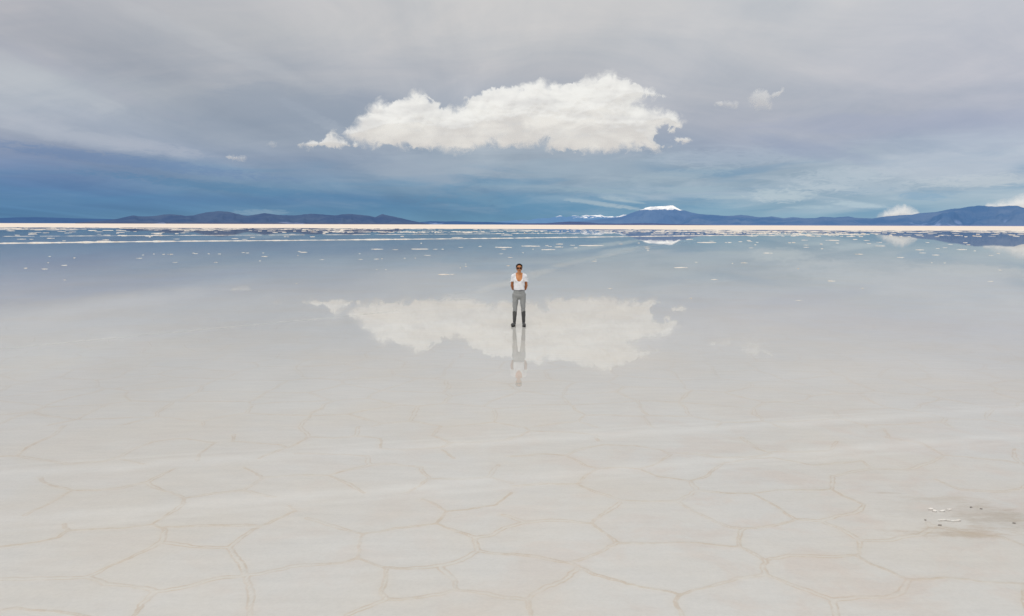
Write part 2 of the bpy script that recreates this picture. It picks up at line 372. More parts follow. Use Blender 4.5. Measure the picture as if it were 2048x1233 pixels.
for txt, ox in ((LL, 0), (RL, 1024)):
    for k, pl in enumerate(txt.split('|')):
        q = [tuple(float(t) for t in w.split(',')) for w in pl.split()]
        G = [ground(ox + a / 2, 780 + b / 2, -.012) for a, b in q]
        for a, b in zip(G[:-1], G[1:]):
            m_ = max(2, int((b - a).length / .012))
            for i in range(m_):
                p = a.lerp(b, i / m_)
                samples.append((p.x + .030 * mnoise.noise(Vector((p.x * 3, p.y * 3, 1))) + .014 * mnoise.noise(Vector((p.x * 14, p.y * 14, 4))),
                                p.y + .040 * mnoise.noise(Vector((p.x * 3, p.y * 3, 7))) + .014 * mnoise.noise(Vector((p.x * 14, p.y * 14, 9))), 0))
kd = KDTree(len(samples))
for i, p in enumerate(samples): kd.insert(p, i)
kd.balance()
X2 = sorted(XS + [-7.5, 7.5]); Y2 = sorted(YS + [11.0]); X2 = [x for x in X2]
v, f = grid_sheet(X2, Y2, -.012)
nx = len(X2)
f = [q for q in f if not (v[q[0]][0] > -7.6 and v[q[1]][0] < 7.6 and v[q[0]][1] > 4.9 and v[q[2]][1] < 11.1)]
dist = [1.0] * len(v)
fx = np.linspace(-7.5, 7.5, 641); fy = np.linspace(5.0, 11.0, 281)
b0 = len(v)
v2, f2 = grid_sheet([float(a) for a in fx], [float(a) for a in fy], -.012)
v += v2; f += [tuple(b0 + i for i in q) for q in f2]
dist += [min(1.0, kd.find((p[0], p[1], 0))[2]) for p in v2]
me = mesh('salt_ground', v, f)
at_ = me.attributes.new('crack', 'FLOAT', 'POINT'); at_.data.foreach_set('value', dist)
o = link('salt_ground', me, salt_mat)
tag(o, 'pale grey salt crust of hexagonal plates under a film of clear water', kind='structure')
YW = [y for y in YS if y <= 600] + [760]
o = link('water', mesh('water', *grid_sheet(XS, YW, 0.0)), water_mat)
tag(o, 'mirror smooth sheet of shallow water reflecting the sky', kind='structure')

def fbm(x, y, z=0.0, oct=4):
    return mnoise.fractal(Vector((x, y, z)), 1.0, 2.0, oct)

# dry salt beyond the water's edge
def shore(x):
    u = (x / 480.0) * .66
    t = min(max(.5 + u * .75, -.1), 1.1)
    return 560 * (1 - t) + 425 * t + 34 * fbm(x * .012, 3.0) + 16 * fbm(x * .06, 8.0)
xs = [-3000, -2000, -1400, -1000, -800] + [x for x in np.arange(-600, 601, 3.0)] + [800, 1000, 1400, 2000, 3000]
v, f = [], []
rows = [(0, -.02), (5, .03), (12, .045), (60, .05), (9999, .05)]
for (dy_, z_) in rows:
    for x in xs:
        y = shore(x) + dy_ if dy_ < 9000 else 1200
        v.append((float(x), float(y), z_))
nx = len(xs)
for j in range(len(rows) - 1):
    for i in range(nx - 1): f.append((j * nx + i, j * nx + i + 1, (j + 1) * nx + i + 1, (j + 1) * nx + i))
b0 = len(v)
LX = [-90000, -40000, -15000, -6000, -3000, 3000, 6000, 15000, 40000, 90000]
LY = [-60000, -20000, -6000, -2000, 1200, 2500, 5000, 10000, 20000, 40000, 90000]
for y in LY:
    for x in LX: v.append((x, y, .05))
nlx = len(LX)
for j in range(len(LY) - 1):
    for i in range(nlx - 1):
        if LX[i] == -3000 and LY[j] == -2000: continue
        f.append((b0 + j * nlx + i, b0 + j * nlx + i + 1, b0 + (j + 1) * nlx + i + 1, b0 + (j + 1) * nlx + i))
o = link('salt_flat', mesh('salt_flat', v, f), dry_mat)
tag(o, 'bright cream band of dry salt flat along the horizon', kind='structure')

# ------------------------------------------------------------------ salt crust pieces
def crust_verts(w, dpt, h, seed, k=22):
    rnd = random.Random(seed)
    v, f = [], []
    ph = rnd.random() * 50
    prof = [(1.0, -.02), (.93, h * .55), (.72, h * .95), (.35, h * .8)]
    for (s, z) in prof:
        for i in range(k):
            a = 2 * math.pi * i / k
            r = 1 + .42 * mnoise.noise(Vector((math.cos(a) * 1.3 + ph, math.sin(a) * 1.3, seed * .37))) + .25 * mnoise.noise(Vector((math.cos(a) * 4 + ph, math.sin(a) * 4, 5)))
            zz = z if z <= 0 else z * (1 + .7 * mnoise.noise(Vector((math.cos(a) * s * 3 + ph, math.sin(a) * s * 3, 9.1))))
            v.append((math.cos(a) * r * s * w / 2, math.sin(a) * r * s * dpt / 2, zz))
    v.append((0, 0, h * .75))
    for j in range(len(prof) - 1):
        for i in range(k):
            f.append((j * k + i, j * k + (i + 1) % k, (j + 1) * k + (i + 1) % k, (j + 1) * k + i))
    j = len(prof) - 1
    for i in range(k): f.append((j * k + i, j * k + (i + 1) % k, len(v) - 1))
    return v, f

Z1 = [(290,390,14),(281,427,8),(434,399,10),(150,459,20),(262,464,36),(375,443,36),(380,528,14),(814,401,34),(837,382,10),(957,378,14),(998,378,30),(900,376,6),(1025,425,24),(1132,371,9),(1146,374,20),(1221,375,10),(1284,376,16),(1263,425,26),(1422,368,18),(1447,370,22),(1540,370,8),(1547,391,36),(1521,416,10),(1750,361,20),(1776,366,42),(1743,384,8),(1884,409,24),(1735,548,8),
 (126,289,36),(293,284,36),(608,300,60),(618,293,40),(716,267,52),(1033,288,28),(1377,286,38),(1432,290,28),(1478,278,30),(1668,275,8),(183,290,6),(374,299,8),
 (66,241,28),(122,232,36),(192,254,46),(190,261,40),(268,252,14),(288,234,22),(365,244,26),(421,247,32),(397,253,26),(99,266,28),(545,239,30),(587,246,24),(707,249,50),(712,239,30),(915,255,66),(1100,241,46),(1196,238,28),(1580,241,20),(1610,250,20),(1778,243,24),(1820,240,30),(1840,247,44),(1665,249,20),(1385,230,20),(1712,260,30),(1980,243,50)]
Z2 = [(156,348,70),(262,351,32),(413,347,100),(500,348,24),(542,348,12),(452,384,34),(56,374,8),(62,407,26),(155,406,28),(187,404,6),(320,401,10),(382,400,8),(157,466,6),(210,467,8),(647,457,8),(677,448,14),(678,435,8),(547,496,64),(596,495,30),(649,337,28),(762,331,20),(897,337,98),(900,348,26),(882,375,28),(937,397,24),(927,445,20),(1054,330,112),(1152,327,18),(1170,332,22),(1158,351,76),(1071,348,8),(1226,318,40),(1222,335,50),(1012,369,8),(1410,326,140),(1300,325,30),(1320,340,20),(1429,418,30),(1437,410,6),(1521,577,28),(1738,336,28),(1740,345,30),(1743,354,16),(1986,291,36),(1938,456,76),(2026,424,14),(1995,635,14),(417,313,10),(305,273,20),(628,280,60),(918,265,60),(1585,318,22),(1690,312,14)]
Z3 = [(89,290,30),(194,309,110),(222,301,24),(304,309,10),(325,309,20),(388,304,20),(437,297,20),(445,303,26),(475,322,10),(487,308,10),(548,371,50),(452,340,24),(412,428,36),(343,431,8),(237,526,38),(726,462,10),(763,295,32),(772,324,28),(773,337,26),(862,318,12),(865,345,12),(676,310,10),(700,309,16),(930,296,76),(955,312,14),(922,535,44),(1103,577,12),(732,649,32),(1058,291,20),(1085,377,44),(1130,297,30),(1140,315,20),(1205,308,30),(1210,329,50),(1325,396,36),(1440,352,40),(1457,370,34),(1483,309,10),(1530,382,36),(1546,344,24),(1508,427,8),(1585,428,12),(1583,339,24),(1620,320,30),(1680,350,54),(1760,358,8),(1857,384,28),(1852,536,36),(1908,470,18),(1898,373,14),(1723,322,14),(1706,310,16)]
pts = [(x / 2.9257, 380 + y / 2.9257, w / 2.9257) for x, y, w in Z1] + [(700 + x / 2.9257, 380 + y / 2.9257, w / 2.9257) for x, y, w in Z2] \
    + [(1348 + x / 2.9257, 380 + y / 2.9257, w / 2.9257) for x, y, w in Z3]
HAND = [ # (px, py, label) for pieces one can single out
 (887, 549.5, 'largest near salt crust island, pale and lumpy, to the left of the woman'),
 (904, 549.2, 'thin salt sliver touching the right end of the largest near crust island'),
 (1060, 492.8, 'long white salt bar in the water above and just right of the woman'),
 (1095, 500, 'shorter flat salt bar just below and right of the long white bar'),
 (1007, 495.2, 'flat white salt bar above and slightly left of the woman'),
 (841, 498.6, 'long white salt strip standing alone left of centre before the salt berm'),
 (1362.4, 535.9, 'white salt strip alone in the water well to the right of the woman'),
 (1182, 491.4, 'longest and thinnest salt bar, below the snowy ridge in the right half'),
 (1414, 485.6, 'long flat salt bar right of the reflection of the snow capped mountain'),
 (1663, 563, 'small salt flake with a tail, isolated in the right half of the water'),
 (1429, 560, 'small salt flake nearest below the long strip right of the woman'),
 (1981, 563, 'faint salt flake nearest the right edge of the picture'),
 (130, 560.5, 'tiny salt fleck nearest the camera at far left'),
 (1598, 601.8, 'lowest salt flake on the right, close to the camera'),
 (1220, 577.2, 'tiny salt fleck level with the womans trousers at right'),
 (90, 538.6, 'flat salt flake standing lowest but one at the far left'),
 (644, 519.8, 'small square salt flake in open water left of centre'),
 (43, 478.8, 'chunky white salt block behind the berm at far left')]
used = set()
for i, (px, py, w) in enumerate(pts):
    g = ground(px, py)
    scale = g.y / F
    wm = w * scale
    hgt = min(max((.55 if w < 12 else .8) * scale, .012), .12)
    dpt = max(wm * .9, 1.0 * g.y * g.y / (CAM_H * F) * .22)
    vv, ff = [], []
    rj = random.Random(i * 7 + 1)
    k_ = 1 if w < 7 else (3 if w < 20 else 5)
    for q in range(k_):
        u = 0 if k_ == 1 else (q / (k_ - 1) - .5)
        big = 1.0 if k_ == 1 else rj.uniform(.25, .6) * (1 - abs(u) * .9)
        if k_ > 1 and q == k_ // 2: big = .62
        v2, f2 = crust_verts(wm * (big if k_ > 1 else 1.0), dpt * (.45 + .7 * big), hgt * (.35 + rj.uniform(.5, 1.0) * big), i * 11 + q, 14)
        bb = len(vv); ox = u * wm * .8; oy = rj.uniform(-.25, .25) * dpt * (k_ > 1)
        vv += [(a + ox, b + oy, c) for a, b, c in v2]; ff += [tuple(bb + t for t in h) for h in f2]
    o = link('salt_crust_patch', mesh('salt_crust_patch', vv, ff), crust_mat)
    o.location = g; 
    lab = None
    for hx, hy, l in HAND:
        if l not in used and abs(px - hx) < 5 and abs(py - hy) < 2.5:
            lab = l; used.add(l); break
    if lab:
        tag(o, lab, 'salt crust', 'separate salt crust pieces')
    else:
        size = 'long' if w > 17 else ('short' if w > 8 else 'tiny')
        if py > 515: zone = 'on open water'
        elif py > 487: zone = 'just this side of the berm'
        else: zone = 'close to the dry salt'
        side = 'left of the woman' if px < 1000 else ('right of the woman' if px < 1500 else 'at the far right')
        lab = '%s white salt patch %s, %s' % (size, zone, side)
        tag(o, lab, 'salt crust', '%s salt patches %s, %s' % (size, zone, side))
for _h in HAND:
    if _h[2] not in used: print('UNUSED', _h)

# low salt berms (straight lines across the water)
def berm(name, p_img, width, hgt, gap, seed, label):
    P_ = [ground(*q) for q in p_img]
    v, f = [], []
    total = 0
    ss = []
    for a, b in zip(P_[:-1], P_[1:]):
        L = (b - a).length; k = int(L / .5)
        for i in range(k): ss.append(a.lerp(b, i / k))
    prof = [(-1, -.03), (-.55, .6), (-.1, 1.0), (.4, .75), (1, -.03)]
    last = None
    for i, p in enumerate(ss):
        d = (ss[min(i + 1, len(ss) - 1)] - ss[max(i - 1, 0)]).normalized(); nn = Vector((-d.y, d.x, 0))
        k1 = fbm(i * .09, seed, 0, 4); k2 = fbm(i * .4, seed + 5, 0, 3); k3 = fbm(i * .025, seed + 11, 0, 3)
        s = 1 + .5 * k1 + .35 * k2
        h = hgt * max(0, 1 + 1.1 * k1 + .7 * k2 + .5 * k3 - gap)
        off = nn * (width * .6 * k3 + width * .25 * k2)
        if h < hgt * .12: last = None; continue
        row = len(v)
        for (u, z) in prof:
            q = p + off + nn * (u * width * .5 * max(.3, s))
            v.append((q.x, q.y, z * h if z > 0 else z))
        if last is not None:
            for k in range(4): f.append((last + k, last + k + 1, row + k + 1, row + k))
        last = row
    o = link(name, mesh(name, v, f), crust_mat)
    return tag(o, label, 'salt berm')
berm('salt_berm', [(-260, 491.2), (0, 487.2), (340, 483.2), (700, 480.2), (1024, 476.8), (1400, 471.8), (1700, 469.6), (1740, 469.4)], 1.1, .09, .12, 3, 'nearer and thicker straight salt berm with tan stains crossing the water')
berm('salt_berm', [(-260, 475.0), (0, 473.2), (400, 471.2), (700, 469.9), (1000, 468.0), (1180, 466.8)], 1.0, .06, .35, 21, 'farther and thinner broken line of salt behind the main berm')

# faint pale vehicle track crossing the shallow water towards the snow mountain
def track_build():
    m, n = newmat('vehicle_track')
    out = n.n('ShaderNodeOutputMaterial'); a = n.n('ShaderNodeAttribute', attribute_name='across')
    geo = n.n('ShaderNodeNewGeometry'); P = geo.outputs['Position']
    prof = n.rng(n.m('ABSOLUTE', a.outputs['Fac']), .15, 1.0, 1.0, 0.0)
    al = n.m('MULTIPLY', n.m('MULTIPLY', prof, n.rng(n.noise(P, .35, 5, .6), .32, .62, .15, 1.0)), .11)
    d = n.n('ShaderNodeBsdfDiffuse'); d.inputs[0].default_value = lin((232, 228, 220))
    t = n.n('ShaderNodeBsdfTransparent'); mx = n.n('ShaderNodeMixShader')
    n.set(mx.inputs[0], al); n.t.links.new(t.outputs[0], mx.inputs[1]); n.t.links.new(d.outputs[0], mx.inputs[2]); n.t.links.new(mx.outputs[0], out.inputs[0])
    return m
def track(pl, w0, w1, label):
    G = [ground(*q, .004) for q in pl]
    dense = []
    for i in range(len(G) - 1):
        for k in range(12): dense.append(G[i].lerp(G[i + 1], k / 12))
    dense.append(G[-1])
    for _ in range(6): dense = [dense[0]] + [(dense[i - 1] + dense[i] * 2 + dense[i + 1]) / 4 for i in range(1, len(dense) - 1)] + [dense[-1]]
    v, f, ac = [], [], []
    for i, p in enumerate(dense):
        d = (dense[min(i + 1, len(dense) - 1)] - dense[max(i - 1, 0)]).normalized(); nn = Vector((-d.y, d.x, 0))
        w = w0 + (w1 - w0) * i / len(dense)
        fade = min(1, i / 10, (len(dense) - 1 - i) / 10)
        for u in (-1, -.5, 0, .5, 1):
            q = p + nn * (u * w * .5); v.append(tuple(q)); ac.append(1 - (1 - abs(u)) * fade)
    for i in range(len(dense) - 1):
        for k in range(4): f.append((i * 5 + k, i * 5 + k + 1, i * 5 + k + 6, i * 5 + k + 5))
    me = mesh('vehicle_track', v, f); a = me.attributes.new('across', 'FLOAT', 'POINT'); a.data.foreach_set('value', ac)
    return tag(link('vehicle_track', me, track_mat), label, kind='structure')
track_mat = track_build()
track([(900, 600), (960, 583), (1010, 567), (1056, 553), (1097, 540), (1131, 528), (1165, 519), (1212, 512), (1239, 506), (1273, 497), (1317, 490), (1400, 482)], 1.1, 3.0, 'pale curved vehicle track in the water leading towards the snowy mountain')
track([(-40, 702), (0, 698), (300, 669), (690, 633), (800, 622)], .28, .4, 'pale straight track low in the water at the left')

# ragged salt crust towards the dry flat: nobody could count it
v, f = [], []
rnd = random.Random(4)
cnt = 0
def horizon_y(px):
    return 450.2 + (px - 1024) * .0030
for t in range(60000):
    px = rnd.uniform(-120, 2170)
    dl = rnd.uniform(7.2, 27)
    nse = .5 + .5 * fbm(px * .006, dl * .55, 2.2)
    dens = 0
    edge_ = 9.6 - .6 + (1.6 if px > 1200 else 0)
    if dl < edge_ + 2.2: dens = .26 * (nse > .48)
    if 650 < px < 1480 and dl < 17.5: dens = max(dens, .24 * (nse > .52))
    if 1380 < px < 1760 and dl < 17: dens = max(dens, .16 * (nse > .50))
    if px <= 650 and dl < 14: dens = max(dens, .10 * (nse > .5))
    if px > 1500 and dl < 22: dens = max(dens, .035)
    if px <= 700: dens = max(dens, .003)
    if 1700 < px and dl >= 10: dens *= .6
    if rnd.random() > dens * .55: continue
    g = ground(px, horizon_y(px) + dl)
    sp = g.y * g.y / (CAM_H * F)
    wpx = rnd.choice([2, 3, 4, 6, 9, 14]) * rnd.uniform(.7, 1.3)
    if dl < edge_ + 2: wpx *= 1.7
    wm = wpx * g.y / F
    dd = sp * rnd.uniform(.06, .28)
    hh = rnd.uniform(.02, .08) if wpx > 6 else rnd.uniform(.04, .13)
    vv, ff = crust_verts(wm, dd, hh, t % 997, 10)
    b = len(v)
    v += [(a + g.x, b_ + g.y, c) for a, b_, c in vv]; f += [tuple(b + i for i in q) for q in ff]
    cnt += 1
print('crust stuff', cnt)
o = link('salt_crust', mesh('salt_crust', v, f), crust_mat)
tag(o, 'ragged white crust broken into countless flecks before the dry salt', 'salt crust', kind='stuff')

# the broken patch of crust on the right, with white salt clumps and dark bits
def clump(px, py, w, dpt, h, seed, mat, name, label, cat, group):
    g = ground(px, py)
    rr = random.Random(seed)
    v, f = [], []
    for q in range(6):
        u = (q / 5 - .5) + rr.uniform(-.12, .12)
        vv, ff = crust_verts(w * rr.uniform(.14, .34), dpt * rr.uniform(.15, .5), h * rr.uniform(.4, 1.0), seed * 10 + q, 14)
        ox, oy = u * w + rr.uniform(-.03, .03), dpt * rr.uniform(-.5, .5)
        b = len(v)
        v += [(a + ox, c + oy, z) for a, c, z in vv]; f += [tuple(b + i for i in k) for k in ff]
    o = link(name, mesh(name, v, f), mat); o.location = g
    tag(o, label, cat, group)
    return o
clump(1877, 1020, .17, .06, .007, 5, white_mat, 'salt_clump', 'upper bright white salt clump on the broken grey patch at right', 'salt clump', 'white salt clumps')
clump(1903, 1041, .17, .035, .007, 6, white_mat, 'salt_clump', 'lower cream tinted white salt clump on the broken grey patch at right', 'salt clump', 'white salt clumps')
def mud_build(n, p):
    geo = n.n('ShaderNodeNewGeometry'); P = geo.outputs['Position']
    n.set(p.inputs['Base Color'], n.mix(n.noise(P, 30, 4), lin((150, 143, 136)), lin((172, 164, 156)))); p.inputs['Roughness'].default_value = .6
mud_mat = pbr('dark_mud', mud_build)
for i, (px, py, w, l) in enumerate([(1942, 1014, .05, 'dark mud crumb above the brown stain, left of a similar one'), (1962, 1017, .06, 'dark mud crumb touching the upper edge of the brown stain'),
        (1851, 1039.5, .04, 'dark mud crumb just below the upper white salt clump'), (1880, 1049.5, .07, 'longest dark mud crumb, below the lower white salt clump'),
        (2028, 1045.5, .05, 'dark slanted mud crumb low at the right edge'),
        ]):
    vv, ff = crust_verts(w * .5, w * .10, .002, 300 + i, 12)
    o = link('mud_crumb', mesh('mud_crumb', vv, ff), mud_mat); o.location = ground(px, py); o.rotation_euler.z = -.4 * (i % 3)
    tag(o, l, 'mud crumb', 'dark mud crumbs on the broken salt patch')

# ------------------------------------------------------------------ mountains
def mountain_mat(name, c_lo, c_hi, haze, hz, base_tint=None, snow=None, sn=1.0, dist=20000):
    m, n = newmat(name)
    p = n.n('ShaderNodeBsdfPrincipled'); p.inputs['Roughness'].default_value = 1.0; p.inputs['Specular IOR Level'].default_value = 0
    out = n.n('ShaderNodeOutputMaterial')
    geo = n.n('ShaderNodeNewGeometry'); P = geo.outputs['Position']
    X, Y, Z = n.sep(P)
    k = 14000.0 / dist
    c = n.mix(n.rng(n.noise(P, .0016 * k, 7, .62), .35, .65), lin(c_lo), lin(c_hi))
    if base_tint:
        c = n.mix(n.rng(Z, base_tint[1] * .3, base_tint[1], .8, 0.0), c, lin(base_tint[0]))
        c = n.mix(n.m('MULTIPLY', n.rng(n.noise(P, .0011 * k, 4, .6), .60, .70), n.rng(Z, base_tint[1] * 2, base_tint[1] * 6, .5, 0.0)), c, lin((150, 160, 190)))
    em = None
    if snow:
        z0, amp = snow
        nz = n.noise(n.xyz(n.m('MULTIPLY', X, 1.0), n.m('MULTIPLY', Y, 1.0), n.m('MULTIPLY', Z, .35)), .0045 * k, 7, .68)
        s = n.rng(n.m('ADD', n.m('SUBTRACT', Z, z0), n.m('MULTIPLY', n.m('SUBTRACT', nz, .5), amp)), -amp * .03, amp * .03)
        sc_ = n.m('MULTIPLY', s, sn)
        c = n.mix(sc_, c, n.mix(n.rng(n.noise(P, .006 * k, 6, .7), .42, .58), lin((196, 200, 208)), lin((252, 251, 248))))
        em = sc_
    n.set(p.inputs['Base Color'], c)
    n.set(p.inputs['Normal'], n.bump(n.noise(P, .004 * k, 6, .6), .6, 60))
    # blue air haze painted on as a glow of the mountain surface
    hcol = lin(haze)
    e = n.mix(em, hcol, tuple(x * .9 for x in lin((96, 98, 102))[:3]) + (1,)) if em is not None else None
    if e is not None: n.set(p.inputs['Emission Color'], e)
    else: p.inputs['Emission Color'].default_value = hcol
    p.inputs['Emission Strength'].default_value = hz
    n.t.links.new(p.outputs[0], out.inputs[0])
    return m

def build_range(name, prof, dist, depth, mat, label, rough=.05, seed=1, base=None):
    """prof: silhouette as (px, py) list; ridge built at distance dist with slopes front and back"""
    P_ = []
    for px, py in prof:
        a, e = azel(px, py)
        P_.append((R(a), math.tan(R(e)) * dist))
    a0, a1 = P_[0][0], P_[-1][0]
    N = max(80, int((a1 - a0) / R(.055)))
    aa = [p[0] for p in P_]; hh = [max(p[1] + CAM_H, 2) for p in P_]
    M_ = 18
    v, f = [], []
    for j in range(M_ * 2 + 1):
        t = j / M_ - 1           # -1 front foot .. 0 crest .. 1 back foot
        for i in range(N + 1):
            a = a0 + (a1 - a0) * i / N
            h = float(np.interp(a, aa, hh))
            s = (1 - abs(t)) ** 1.25
            L = a * dist
            gull = mnoise.fractal(Vector((L / (depth * .22) + seed * 9, t * 1.3, seed)), 1.0, 2.1, 5)
            w = 4 * abs(t) * (1 - abs(t))
            z = h * max(0, s + w * gull * .38)
            z = min(z, h * (1 - .25 * abs(t)))
            if j in (0, M_ * 2): z = -6
            z += h * rough * mnoise.fractal(Vector((L / (depth * .05), seed * 3.3, 0)), 1.0, 2.0, 4) * (1 - abs(t))
            r = dist + t * depth * (1 + .1 * gull)
            # vertex at azimuth a; heights scaled so the crest keeps its silhouette
            v.append((math.sin(a) * r, math.cos(a) * r, z))
    for j in range(M_ * 2):
        for i in range(N):
            b = j * (N + 1) + i
            f.append((b, b + 1, b + N + 2, b + N + 1))
    o = link(name, mesh(name, v, f), mat)
    return tag(o, label, kind='structure')

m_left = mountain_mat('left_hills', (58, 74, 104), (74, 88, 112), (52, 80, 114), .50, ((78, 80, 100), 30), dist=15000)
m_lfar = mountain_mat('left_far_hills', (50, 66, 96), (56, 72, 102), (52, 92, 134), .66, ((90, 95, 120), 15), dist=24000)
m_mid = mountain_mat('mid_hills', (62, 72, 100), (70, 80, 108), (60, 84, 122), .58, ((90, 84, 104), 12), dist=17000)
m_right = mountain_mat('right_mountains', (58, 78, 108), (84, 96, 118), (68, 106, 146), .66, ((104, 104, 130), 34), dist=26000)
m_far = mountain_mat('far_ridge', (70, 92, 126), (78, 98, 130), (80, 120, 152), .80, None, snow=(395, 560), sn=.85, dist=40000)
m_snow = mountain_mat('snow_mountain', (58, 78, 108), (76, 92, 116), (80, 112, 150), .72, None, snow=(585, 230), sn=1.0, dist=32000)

hills_left = [(150,446),(219,440.5),(239,437.2),(253,434),(267,431.3),(277,433),(291,433.3),(308,432.3),(325,429.9),(342,428.9),(359,430.3),(371,432),(386,431.3),(400,427.9),(414,424.8),(431,423),(441,422.7),(455,424),(468,426.2),(482,430),(496,432),(509,430),(530,426.5),(544,429),(561,430.6),(581,431.3),(595,431),(608.5,429),(622,427.9),(636,428.9),(656,430.3),(670,431.3),(684,429.2),(697,428.5),(720,429.9),(738,432.3),(751,434.7),(756,432),(765,428.5),(775,431),(796,435.4),(816,440.2),(837,444.5),(860,449)]
UPF = 0.0
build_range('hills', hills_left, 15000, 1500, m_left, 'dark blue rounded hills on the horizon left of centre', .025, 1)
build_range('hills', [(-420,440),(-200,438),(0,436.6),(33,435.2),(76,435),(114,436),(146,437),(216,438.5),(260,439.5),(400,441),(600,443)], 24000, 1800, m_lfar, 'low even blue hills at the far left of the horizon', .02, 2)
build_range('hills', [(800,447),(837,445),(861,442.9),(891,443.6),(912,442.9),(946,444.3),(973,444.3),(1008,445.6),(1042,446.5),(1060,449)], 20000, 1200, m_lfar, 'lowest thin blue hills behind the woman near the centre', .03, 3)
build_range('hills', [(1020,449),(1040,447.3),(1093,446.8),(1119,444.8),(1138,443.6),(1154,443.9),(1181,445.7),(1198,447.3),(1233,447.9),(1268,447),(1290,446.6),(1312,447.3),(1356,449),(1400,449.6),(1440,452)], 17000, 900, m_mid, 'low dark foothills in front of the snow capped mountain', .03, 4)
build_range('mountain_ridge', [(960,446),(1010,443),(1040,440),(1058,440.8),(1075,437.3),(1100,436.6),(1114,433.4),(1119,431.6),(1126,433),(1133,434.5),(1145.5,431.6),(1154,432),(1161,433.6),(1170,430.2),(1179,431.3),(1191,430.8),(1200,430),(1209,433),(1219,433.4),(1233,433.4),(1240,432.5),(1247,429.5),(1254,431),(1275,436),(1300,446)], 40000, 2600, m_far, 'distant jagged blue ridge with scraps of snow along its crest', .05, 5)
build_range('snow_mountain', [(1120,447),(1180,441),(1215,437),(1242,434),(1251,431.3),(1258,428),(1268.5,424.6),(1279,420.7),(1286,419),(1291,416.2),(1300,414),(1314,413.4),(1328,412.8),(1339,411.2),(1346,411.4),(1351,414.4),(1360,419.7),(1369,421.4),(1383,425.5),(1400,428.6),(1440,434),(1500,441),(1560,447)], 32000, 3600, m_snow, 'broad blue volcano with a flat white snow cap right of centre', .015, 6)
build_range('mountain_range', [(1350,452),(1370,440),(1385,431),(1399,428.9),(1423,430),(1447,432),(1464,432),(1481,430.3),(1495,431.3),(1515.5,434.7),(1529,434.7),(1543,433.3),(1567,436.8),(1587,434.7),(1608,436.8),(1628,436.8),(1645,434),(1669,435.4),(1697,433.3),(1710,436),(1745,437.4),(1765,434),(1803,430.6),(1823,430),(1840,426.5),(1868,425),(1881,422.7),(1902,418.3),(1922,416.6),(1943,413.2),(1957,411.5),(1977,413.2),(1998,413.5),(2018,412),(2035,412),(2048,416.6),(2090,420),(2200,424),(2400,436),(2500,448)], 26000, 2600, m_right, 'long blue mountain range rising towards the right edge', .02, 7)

# ------------------------------------------------------------------ cumulus clouds
def cloud_mat(name, hi, lo, wisp, k, lift=.0, opac=1.0):
    m, n = newmat(name)
    out = n.n('ShaderNodeOutputMaterial')
    at = n.n('ShaderNodeAttribute', attribute_name='edge'); d = at.outputs['Fac']
    a2 = n.n('ShaderNodeAttribute', attribute_name='sky'); uv = a2.outputs['Vector']
    s = n.sep(uv)
    hgt = s[2]     # 0 bottom .. 1 top
    n1 = n.noise(n.xyz(s[0], s[1], 0), .055 * k, 6, .58, .6)
    n2 = n.noise(n.xyz(s[0], s[1], 7), .016 * k, 4, .5, .3)
    wv_ = n.m('ADD', n.m('MULTIPLY', n.m('SUBTRACT', n1, .5), wisp * 6.0), n.m('MULTIPLY', n.m('SUBTRACT', n2, .5), wisp * 2.5))
    dd = n.m('ADD', d, wv_)
    soft = n.rng(n2, .38, .62, 6.0 / k ** .5, 24.0 / k ** .5)
    alpha = n.rng(dd, n.m('MULTIPLY', soft, -.40), n.m('MULTIPLY', soft, .60))
    thin = n.rng(dd, 0, 16, 1.0, 0.0)
    # soft inner shading of puffs and grey layers, painted into the emission colour
    b1 = n.noise(n.xyz(s[0], n.m('MULTIPLY', s[1], 1.7), 3), .015 * k, 7, .55, .5)
    b2 = n.noise(n.xyz(n.m('MULTIPLY', s[0], .5), n.m('MULTIPLY', s[1], 2.4), 5), .02 * k, 3, .5, .2)
    sh = n.m('ADD', n.m('MULTIPLY', b1, .55), n.m('MULTIPLY', b2, .45))
    sh = n.m('ADD', sh, n.m('MULTIPLY', n.m('SUBTRACT', hgt, .5), .10))
    c = n.mix(n.rng(sh, .36, .60), lin(lo), lin(hi))
    c = n.mix(n.m('MULTIPLY', n.rng(hgt, .05, .42, 1.0, 0.0), n.rng(b2, .35, .6, .15, .6)), c, lin((222, 222, 221)))
    c = n.mix(n.m('MULTIPLY', thin, .22), c, lin((196, 202, 210)))
    emi = n.n('ShaderNodeEmission'); n.set(emi.inputs[0], c); emi.inputs[1].default_value = .66 + lift  # glow stands in for light scattered inside the cloud
    dif = n.n('ShaderNodeBsdfDiffuse'); dif.inputs[0].default_value = (.18, .18, .178, 1)
    trl = n.n('ShaderNodeBsdfTransparent')
    add = n.n('ShaderNodeAddShader'); n.t.links.new(emi.outputs[0], add.inputs[0]); n.t.links.new(dif.outputs[0], add.inputs[1])
    mx = n.n('ShaderNodeMixShader'); n.set(mx.inputs[0], n.m('MULTIPLY', alpha, opac))
    n.t.links.new(trl.outputs[0], mx.inputs[1]); n.t.links.new(add.outputs[0], mx.inputs[2])
    n.t.links.new(mx.outputs[0], out.inputs[0])
    m.cycles.emission_sampling = 'NONE'
    return m

